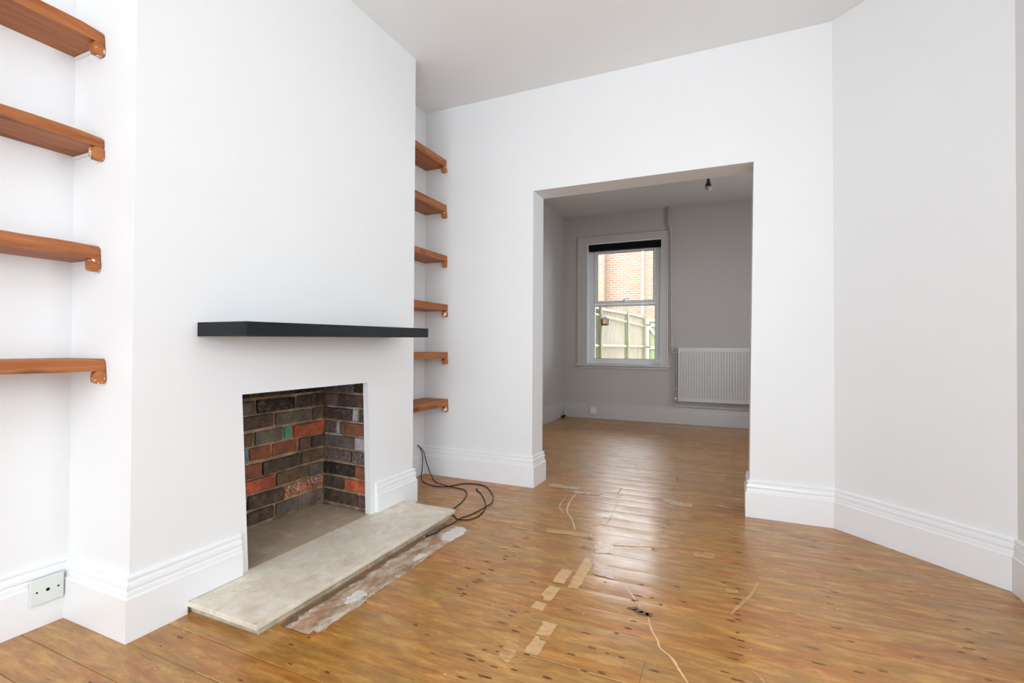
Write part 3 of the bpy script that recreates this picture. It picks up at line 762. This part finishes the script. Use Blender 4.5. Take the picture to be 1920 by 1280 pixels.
for n_, ((zt_, zb_), xf) in enumerate(zip(SH_R, XFR)):
    lab = extra[n_] % ordn[n_] if '%s' in extra[n_] else extra[n_]
    e = empty('alcove_shelf', ((xf+XA2)/2, 2.9, zb_), lab, 'shelf', 'wooden shelves in the far alcove')
    x0, x1, ya, yb = XA2+.001, xf, YB1+.001, YD-.001
    if n_ == 0:   # notched end at the wall
        P = [(x0, ya), (x1, ya), (x1, yb-.055), (x1-.012, yb-.045), (x1-.002, yb-.035), (x1, yb-.02), (x1-.004, yb), (x0, yb)]
    elif n_ == 1: P = [(x0, ya), (x1, ya), (x1, yb-.012), (x1-.010, yb), (x0, yb)]
    else: P = [(x0, ya), (x1, ya), (x1, yb), (x0, yb)]
    b = B().prism([(x, y, zb_) for x, y in P], (0, 0, zt_-zb_))
    at(e, b.build('board', M_SHELF, None, .002))
    at(e, bracket(xf+.003, yb-.046, yb-.001, zb_-.0005, .046, .032).build('bracket', M_BRACKET, None, .003))
    at(e, bracket(xf+.003, ya+.001, ya+.046, zb_-.0005, .046, .032).build('bracket', M_BRACKET, None, .003))

# ---------------------------------------------------------------- aerial socket on the near skirting
xs = XA+.0225
e = empty('wall_socket', (xs, .912, .085), 'white aerial socket plate with a dark centre hole on the near left baseboard', 'socket')
fp = at(e, B().box(xs, xs+.013, .866, .958, .085, .173).build('faceplate', M_PLATE, None, .002, seg=3))
sub(fp, B().lathe([(.0055, 0), (.0055, .0012), (.003, .0012)], (xs+.0128, .912, .129), 'x', 16).build('aerial_hole', M_HOLE))
for yy in (.882, .942): sub(fp, B().lathe([(.003, 0), (.003, .001), (.001, .001)], (xs+.0128, yy, .129), 'x', 12).build('screw', M_HOLE))

# ---------------------------------------------------------------- cables by the far alcove
r = .0034
cabA = [(XA2+.003, 3.150, .235), (-2.19, 3.160, .20), (-2.178, 3.165, .13), (-2.172, 3.150, .05), (-2.13, 3.08, .006), (-2.04, 2.995, r), (-1.938, 2.949, r), (-1.863, 2.968, r), (-1.818, 3.021, r), (-1.78, 3.088, r), (-1.721, 3.122, r), (-1.612, 3.11, r), (-1.533, 3.035, r), (-1.447, 2.92, r), (-1.395, 2.801, r+.001), (-1.382, 2.696, r+.007), (-1.4, 2.594, r), (-1.415, 2.507, r), (-1.421, 2.457, r+.007), (-1.426, 2.373, .006), (-1.430, 2.26, .0115), (-1.428, 2.19, .0115), (-1.447, 2.146, .0105)]
e = empty('aerial_cable', (-1.6, 2.8, 0), 'longer black cable looping over the floorboards to a plug beside the hearth edge', 'cable', 'black aerial cables')
at(e, B().tube(smooth_pts(cabA, 6), r, 8).build('wire', M_CABLE, smooth=True))
at(e, B().tube([(-1.447, 2.146, .0105), (-1.449, 2.134, .0105)], .0055, 12).tube([(-1.449, 2.134, .0105), (-1.451, 2.116, .0105)], .0043, 12, 1).build('plug', [M_CABLE, M_METAL]))
cabB = [(XA2+.003, 3.160, .225), (-2.18, 3.172, .19), (-2.165, 3.19, .11), (-2.12, 3.17, .04), (-2.04, 3.10, .007), (-1.987, 3.05, r), (-1.94, 3.02, r+.003), (-1.885, 2.985, r+.008), (-1.794, 2.981, r), (-1.702, 2.969, r), (-1.639, 2.905, r), (-1.602, 2.822, r), (-1.572, 2.717, r), (-1.561, 2.633, r), (-1.553, 2.56, r), (-1.548, 2.50, r), (-1.525, 2.488, r), (-1.485, 2.486, r), (-1.455, 2.452, r), (-1.425, 2.448, r), (-1.382, 2.46, r), (-1.356, 2.525, r), (-1.364, 2.62, r), (-1.403, 2.729, r), (-1.47, 2.836, r), (-1.54, 2.926, r), (-1.593, 2.98, r), (-1.612, 3.0, r+.002)]
e = empty('aerial_cable', (-1.5, 2.7, 0), 'shorter black cable curling behind the hearth corner to a free plug on the boards', 'cable', 'black aerial cables')
at(e, B().tube(smooth_pts(cabB, 6), r, 8).build('wire', M_CABLE, smooth=True))
at(e, B().tube([(-1.612, 3.0, .0058), (-1.620, 3.010, .0058)], .0055, 12).tube([(-1.620, 3.010, .0058), (-1.630, 3.022, .0058)], .0043, 12, 1).build('plug', [M_CABLE, M_METAL]))

# ---------------------------------------------------------------- back window
YG = 6.852
w = bpy.data.objects.new('window_1', None); COL.objects.link(w); w.location = ((WX0+WX1)/2, YW, WZ0)
struct(w)
# casing boards on the wall face
cs = B(); c0, c1, ct = -1.995, -.775, 2.545
cs.box(c0, WX0, YW-.012, YW+.01, WZ0, ct).box(WX1, c1, YW-.012, YW+.01, WZ0, ct).box(WX0, WX1, YW-.012, YW+.01, WZ1, ct)
cs.box(c0-.012, c0+.012, YW-.02, YW+.01, WZ0, ct+.012).box(c1-.012, c1+.012, YW-.02, YW+.01, WZ0, ct+.012).box(c0+.012, c1-.012, YW-.02, YW+.01, ct-.012, ct+.012)
at(w, cs.build('window_casing', M_SKIRT2, None, .002))
at(w, B().box(-2.02, -.735, YW-.055, YG+.02, .735, .765).box(-1.98, -.765, YW-.02, YW, .70, .735).build('window_sill', M_SKIRT2, None, .004))
lin = B().box(WX0, WX0+.012, YW, YG+.05, .765, WZ1).box(WX1-.012, WX1, YW, YG+.05, .765, WZ1).box(WX0+.012, WX1-.012, YW, YG+.05, WZ1-.012, WZ1)
at(w, lin.build('window_reveal', M_SKIRT))
# fixed frame
a0, a1, b0, b1 = WX0+.012, WX1-.012, .765, WZ1-.012
g0, g1, l0, l1 = -1.795, -.952, .835, 1.578
fr = B().box(a0, g0, YG, YG+.06, b0, b1).box(g1, a1, YG, YG+.06, b0, b1).box(g0, g1, YG, YG+.06, b0, l0).box(g0, g1, YG, YG+.06, l1, 1.606).box(g0, g1, YG, YG+.06, 2.39, b1)
at(w, fr.build('window_frame', M_UPVC, None, .003))
ha, hb_, hc, hd = -1.752, -.976, 1.652, 2.332
sa = B().box(g0+.004, ha, YG-.012, YG+.045, 1.610, 2.386).box(hb_, g1-.004, YG-.012, YG+.045, 1.610, 2.386).box(ha, hb_, YG-.012, YG+.045, 1.610, hc).box(ha, hb_, YG-.012, YG+.045, hd, 2.386)
sash = at(w, sa.build('upper_sash', M_UPVC, None, .004))
gk = B().box(g0-.001, g0+.003, YG+.005, YG+.02, 1.607, 2.389)
at(w, gk.build('seal', M_HOLE))
for (x0, x1, z0, z1) in ((g0, g1, l0, l1), (ha, hb_, hc, hd)):
    at(w, B().box(x0, x1, YG+.028, YG+.032, z0, z1).build('pane', M_GLASS))
    t_ = .004
    at(w, B().box(x0, x0+t_, YG+.01, YG+.027, z0, z1).box(x1-t_, x1, YG+.01, YG+.027, z0, z1).box(x0+t_, x1-t_, YG+.01, YG+.027, z0, z0+t_).box(x0+t_, x1-t_, YG+.01, YG+.027, z1-t_, z1).build('gasket', M_HOLE))
hn = B().box(-1.385, -1.355, YG-.03, YG-.012, 1.625, 1.665).tube([(-1.37, YG-.028, 1.65), (-1.37, YG-.045, 1.66), (-1.33, YG-.048, 1.672), (-1.29, YG-.046, 1.668)], .007, 8)
sub(sash, hn.build('window_handle', M_UPVC))
at(w, B().box(-.965, -.895, YG-.03, YG, .766, .79).build('sill_catch', M_UPVC, None, .003))
# roller blind
e = empty('roller_blind', (-1.385, 6.80, 2.36), 'black rolled-up blind cassette across the top of the back room window', 'blind')
at(e, B().box(-1.853, -.872, 6.765, 6.835, 2.358, 2.448).build('cassette', M_BLIND, None, .006))
at(e, B().tube([(-.885, 6.80, 2.37), (-.886, 6.79, 1.9), (-.888, 6.775, 1.2), (-.892, 6.77, .85)], .002, 6).build('cord', M_DARKMETAL))

# ---------------------------------------------------------------- radiator
x0, x1, z0, z1 = -.632, .375, .303, 1.0
e = empty('radiator', ((x0+x1)/2, 6.70, z0), 'white ribbed panel radiator on the back room wall right of the window', 'radiator')
pan = B(); n = 30; yf = 6.668; pr = []
for k in range(n):
    xa_ = x0+.02+(x1-x0-.04)*k/n; wd = (x1-x0-.04)/n
    pr += [(xa_, yf+.008), (xa_+wd*.30, yf+.008), (xa_+wd*.42, yf), (xa_+wd*.88, yf)]
pr += [(x1-.02, yf+.008)]
pts = [(x0+.004, yf+.003)]+[(x, y) for x, y in pr]+[(x1-.004, yf+.003)]
i = 0
for za, zb_ in ((z0+.045, z1-.05),):
    pan.v += [(x, y, za) for x, y in pts]+[(x, y, zb_) for x, y in pts]; m = len(pts)
    for j in range(m-1): pan.f.append((j, j+1, m+j+1, m+j)); pan.mi.append(0)
pan.box(x0, x1, yf-.001, yf+.03, z1-.052, z1-.004).box(x0, x1, yf-.001, yf+.03, z0, z0+.047)
pan.box(x0, x0+.02, yf, yf+.03, z0+.047, z1-.052).box(x1-.02, x1, yf, yf+.03, z0+.047, z1-.052).box(x0+.02, x1-.02, yf+.012, yf+.03, z0+.047, z1-.052)
at(e, pan.build('panel', M_RAD))
gr = B().box(x0, x1, yf+.002, yf+.075, z1-.008, z1)
at(e, gr.build('top_grille', M_RAD, None, .003))
for xb_ in (x0+.1, x1-.14): at(e, B().box(xb_, xb_+.04, yf+.03, YW-.0005, z0+.1, z1-.1).build('wall_bracket', M_RAD))
at(e, B().tube([(x0, yf+.018, z0+.03), (x0-.045, yf+.018, z0+.03)], .012, 12).tube([(x0-.035, yf+.018, z0+.055), (x0-.035, yf+.018, z0-.01)], .013, 12).build('valve', M_RAD, smooth=True))
e = empty('heating_pipe', (-.72, 6.73, .22), 'thin white twin heating pipes running down beside the window to the radiator', 'pipe')
def pp(pts, name='pipe'): at(e, B().tube(pts, .0095, 8).build(name, M_RAD, smooth=True))
yp = YW-.018
pp([(-.783, yp, 2.86), (-.783, yp, 2.70), (-.780, yp, 2.64), (-.752, yp, 2.56), (-.748, yp, 2.45), (-.740, yp, .912), (-.735, yp, .903), (-.690, yp, .900), (-.686, yp, .893), (-.682, yp, .40), (-.680, yp, .245), (-.674, yp, .236), (-.60, yp, .234), (.38, yp, .226)])
yq = YW-.040
pp([(-.757, yq, 2.86), (-.757, yq, 2.70), (-.754, yq, 2.64), (-.728, yq, 2.56), (-.724, yq, 2.45), (-.716, yq, .94), (-.710, yq, .932), (-.660, yq, .930), (-.655, yq, .922), (-.655, yq, .38), (-.662, YW-.060, .335)])
for x_, z_ in ((-.770, 2.72), (-.736, 2.42), (-.732, 1.75), (-.728, 1.02), (-.668, .45)):
    at(e, B().box(x_-.024, x_+.024, YW-.028, YW, z_, z_+.022).build('clip', M_RAD, None, .002))
for x_, z_ in ((-.42, .218), (.1, .214)): at(e, B().box(x_-.012, x_+.012, YW-.028, YW, z_, z_+.022).build('clip', M_RAD, None, .002))

# ---------------------------------------------------------------- back room socket, pipe stub
ysk = YW-.0225
e = empty('wall_socket', (-1.765, ysk, .063), 'small white double-module socket on the back room baseboard under the window', 'socket')
fp = at(e, B().box(-1.812, -1.722, ysk-.014, ysk, .066, .152).build('faceplate', M_PLATE, None, .003))
sub(fp, B().box(-1.798, -1.736, ysk-.017, ysk-.0135, .098, .128).build('jack_cover', M_PLATE, None, .001))
e = empty('pipe_stub', (-2.165, 6.60, 0), 'small dark capped pipe stub on the floor in the back room corner', 'pipe')
at(e, B().lathe([(.012, 0), (.012, .07), (.016, .072), (.016, .10), (.008, .108)], (-2.168, 6.69, 0), 'z', 12).build('upright', M_RAD))
at(e, B().tube([(-2.168, 6.675, .02), (-2.168, 6.60, .018)], .014, 10).tube([(-2.168, 6.60, .018), (-2.168, 6.56, .018)], .018, 10).build('valve', M_HOLE))

# ---------------------------------------------------------------- pendant bulb in back room
bx_, by_ = -.203, 5.0
e = empty('pendant_light', (bx_, by_, H2), 'bare bulb in a white holder hanging from the back room ceiling', 'light')
at(e, B().lathe([(.045, 0), (.045, -.012), (.02, -.025), (.008, -.03)], (bx_, by_, H2), 'z', 20).build('ceiling_rose', M_RAD, smooth=True))
at(e, B().tube([(bx_, by_, H2-.02), (bx_, by_, 2.655)], .004, 8).build('flex', M_RAD))
at(e, B().lathe([(.008, .045), (.016, .035), (.019, .02), (.021, 0), (.021, -.012), (.015, -.014)], (bx_, by_, 2.625), 'z', 20).build('lamp_holder', M_UPVC, smooth=True))
bl = at(e, B().lathe([(.013, .03), (.014, .0), (.018, -.01), (.026, -.035), (.031, -.052), (.030, -.054)], (bx_, by_, 2.592), 'z', 24).build('bulb_body', M_DARKMETAL, smooth=True))
sub(bl, B().lathe([(.030, 0), (.031, -.010), (.028, -.024), (.020, -.035), (.010, -.041), (.002, -.043)], (bx_, by_, 2.538), 'z', 24).build('bulb_dome', M_DOME, smooth=True))

# ---------------------------------------------------------------- windows out of view: the bay, and two side openings added for light
def far_window(name, x0, x1, y0, y1, z0, z1, axis):
    b = B(); t_ = .06; d = .05
    w_ = bpy.data.objects.new(name, None); COL.objects.link(w_); w_.location = ((x0+x1)/2, (y0+y1)/2, z0); struct(w_)
    if axis == 'y':
        yy = y0
        b.box(x0, x0+t_, yy, yy+d, z0, z1).box(x1-t_, x1, yy, yy+d, z0, z1).box(x0+t_, x1-t_, yy, yy+d, z0, z0+t_).box(x0+t_, x1-t_, yy, yy+d, z1-t_, z1)
        for q in (1/3, 2/3): xm = x0+(x1-x0)*q; b.box(xm-.025, xm+.025, yy, yy+d, z0+t_, z1-t_)
        gl = B().box(x0+t_, x1-t_, yy+.02, yy+.024, z0+t_, z1-t_)
    else:
        xx = x0
        b.box(xx, xx+d, y0, y0+t_, z0, z1).box(xx, xx+d, y1-t_, y1, z0, z1).box(xx, xx+d, y0+t_, y1-t_, z0, z0+t_).box(xx, xx+d, y0+t_, y1-t_, z1-t_, z1)
        ym = (y0+y1)/2; b.box(xx, xx+d, ym-.025, ym+.025, z0+t_, z1-t_)
        gl = B().box(xx+.02, xx+.024, y0+t_, y1-t_, z0+t_, z1-t_)
    at(w_, b.build('window_frame', M_UPVC)); 
far_window('window_2', bx0, bx1, YF-.10, YF-.10, bz0, bz1, 'y')
far_window('added_side_window', XE+.06, XE+.06, sy0, sy1, sz0, sz1, 'x')  # frame of the side opening added to light the chimney breast
far_window('added_back_side_window', XR2+.06, XR2+.06, q0, q1, qz0, qz1, 'x')  # frame of the opening added to brighten the back room

# ---------------------------------------------------------------- outside
GZ = -.22
struct(B().box(-9, 6, YO, 19, GZ-.1, GZ).build('floor_yard', M_GROUND))
XFN = -1.90
FENCE = empty('garden_fence', (XFN, 9.3, GZ), 'weathered pale timber garden fence with mossy posts outside the back window', 'fence')
def fence_panel(ya, yb, zt_a, zt_b, label):
    e = FENCE
    b = B(); y = ya+.005; wd = .088; k = 0
    while y < yb-.01:
        y2 = min(y+wd, yb-.005); t = (y-ya)/(yb-ya); zt_ = zt_a+(zt_b-zt_a)*t-.03
        b.hexa([(XFN-.022, y, GZ), (XFN-.006, y, GZ), (XFN-.016, y2-.003, GZ), (XFN-.022, y2-.003, GZ), (XFN-.022, y, zt_), (XFN-.006, y, zt_), (XFN-.016, y2-.003, zt_), (XFN-.022, y2-.003, zt_)])
        y = y2
    pn = at(e, b.build('panel', M_FENCE))
    for f, h in ((1.475, .05), (.995, .05), (.25, .05)):
        z = f
        sub(pn, B().hexa([(XFN-.006, ya, z), (XFN+.040, ya, z+.02), (XFN+.040, yb, z+.02), (XFN-.006, yb, z), (XFN-.006, ya, z+h), (XFN+.040, ya, z+h-.02), (XFN+.040, yb, z+h-.02), (XFN-.006, yb, z+h)]).build('rail', M_PALE))
    sub(pn, B().hexa([(XFN-.04, ya, zt_a-.035), (XFN+.03, ya, zt_a-.035), (XFN+.03, yb, zt_b-.035), (XFN-.04, yb, zt_b-.035), (XFN-.04, ya, zt_a), (XFN+.03, ya, zt_a), (XFN+.03, yb, zt_b), (XFN-.04, yb, zt_b)]).build('capping', M_PALE))
fence_panel(5.9+1.1, 7.42, 1.62, 1.62, 'end of a fence panel seen at the left edge of the back window')
fence_panel(7.56, 9.60, 1.62, 1.68, 'weathered pale fence panel nearest the back window, behind the hanging lantern')
fence_panel(9.74, 11.62, 1.69, 1.72, 'weathered fence panel farther down the yard, between two posts before the gate')
for y_, h_, lab in ((7.49, 1.66, 'mossy green fence post nearest the window, the lantern hanging on it'), (9.67, 1.80, 'middle fence post with a pale top rising above the panels'), (11.70, 1.76, 'farthest fence post where the gate is hinged')):
    b = B().box(XFN-.05, XFN+.06, y_-.055, y_+.055, GZ, h_)
    b.poly([(XFN-.05, y_-.055, h_), (XFN+.06, y_-.055, h_), (XFN+.005, y_, h_+.03)]).poly([(XFN+.06, y_-.055, h_), (XFN+.06, y_+.055, h_), (XFN+.005, y_, h_+.03)]).poly([(XFN+.06, y_+.055, h_), (XFN-.05, y_+.055, h_), (XFN+.005, y_, h_+.03)]).poly([(XFN-.05, y_+.055, h_), (XFN-.05, y_-.055, h_), (XFN+.005, y_, h_+.03)])
    at(FENCE, b.build('post', M_POST))
# gate across the end
e = empty('gate', (-1.3, 12.2, GZ), 'green boarded garden gate with a pale diagonal brace at the yard end', 'gate')
yg = 12.2; b = B(); x = -1.88; k = 0
while x < -.82:
    b.box(x+.002, x+.096, yg+.03, yg+.05, GZ+.05, 1.68-(.01 if k % 2 else 0)); x += .098; k += 1
at(e, b.build('boards', M_GATE))
for z in (1.62, 1.50, .96, .1): at(e, B().box(-1.88, -.80, yg-.01, yg+.03, z, z+.075).build('rail', M_PALE))
at(e, B().prism([(-1.88, yg-.012, 1.60), (-1.88, yg-.012, 1.50), (-1.46, yg-.012, 1.00), (-1.37, yg-.012, 1.00)], (0, .04, 0)).build('brace', M_PALE))
for z in (1.53, .99): at(e, B().box(-1.92, -1.79, yg-.022, yg-.010, z, z+.03).build('hinge', M_LANT))
at(e, B().box(-1.885, -1.835, yg-.02, yg+.03, GZ+.02, 1.66).build('stile', M_PALE))
# lantern
lx, ly, lz = XFN+.115, 7.49, 1.335
e = empty('lantern', (lx, ly, lz), 'small dark hanging lantern with amber glass on the mossy fence post', 'lantern')
at(e, B().box(lx-.05, lx+.05, ly-.05, ly+.05, lz, lz+.012).box(lx-.035, lx+.035, ly-.035, ly+.035, lz+.012, lz+.025).build('base', M_LANT))
at(e, B().box(lx-.030, lx+.030, ly-.030, ly+.030, lz+.026, lz+.098).build('lantern_glass', M_AMBER))
cg = B().box(lx-.041, lx+.041, ly-.041, ly+.041, lz+.0985, lz+.1005)
for sx_ in (-1, 1):
    for sy_ in (-1, 1): cg.box(lx+sx_*.036-.005, lx+sx_*.036+.005, ly+sy_*.036-.005, ly+sy_*.036+.005, lz+.012, lz+.1)
at(e, cg.build('cage', M_LANT))
at(e, B().poly([(lx-.056, ly-.056, lz+.1), (lx+.056, ly-.056, lz+.1), (lx, ly, lz+.145)]).poly([(lx+.056, ly-.056, lz+.1), (lx+.056, ly+.056, lz+.1), (lx, ly, lz+.145)]).poly([(lx+.056, ly+.056, lz+.1), (lx-.056, ly+.056, lz+.1), (lx, ly, lz+.145)]).poly([(lx-.056, ly+.056, lz+.1), (lx-.056, ly-.056, lz+.1), (lx, ly, lz+.145)]).poly([(lx-.056, ly-.056, lz+.1), (lx+.056, ly-.056, lz+.1), (lx+.056, ly+.056, lz+.1), (lx-.056, ly+.056, lz+.1)]).build('roof', M_LANT))
at(e, B().tube([(lx, ly, lz+.14), (lx-.01, ly, lz+.165), (lx-.055, ly, lz+.165)], .004, 6).build('hook', M_LANT))
# neighbouring brick house
e = empty('brick_house', (-2, 16.3, GZ), 'pale pinkish brick house wall filling the view beyond the garden fence', 'house')
at(e, B().box(-3.80, 4, 16, 16.6, GZ, 4.6).box(-8, -3.80, 15.72, 16.6, GZ, 4.6).build('wall', M_XBRICK))
at(e, B().tube([(-2.60, 15.93, GZ), (-2.60, 15.93, 4.5)], .045, 12).build('drainpipe', M_UPVC, smooth=True))
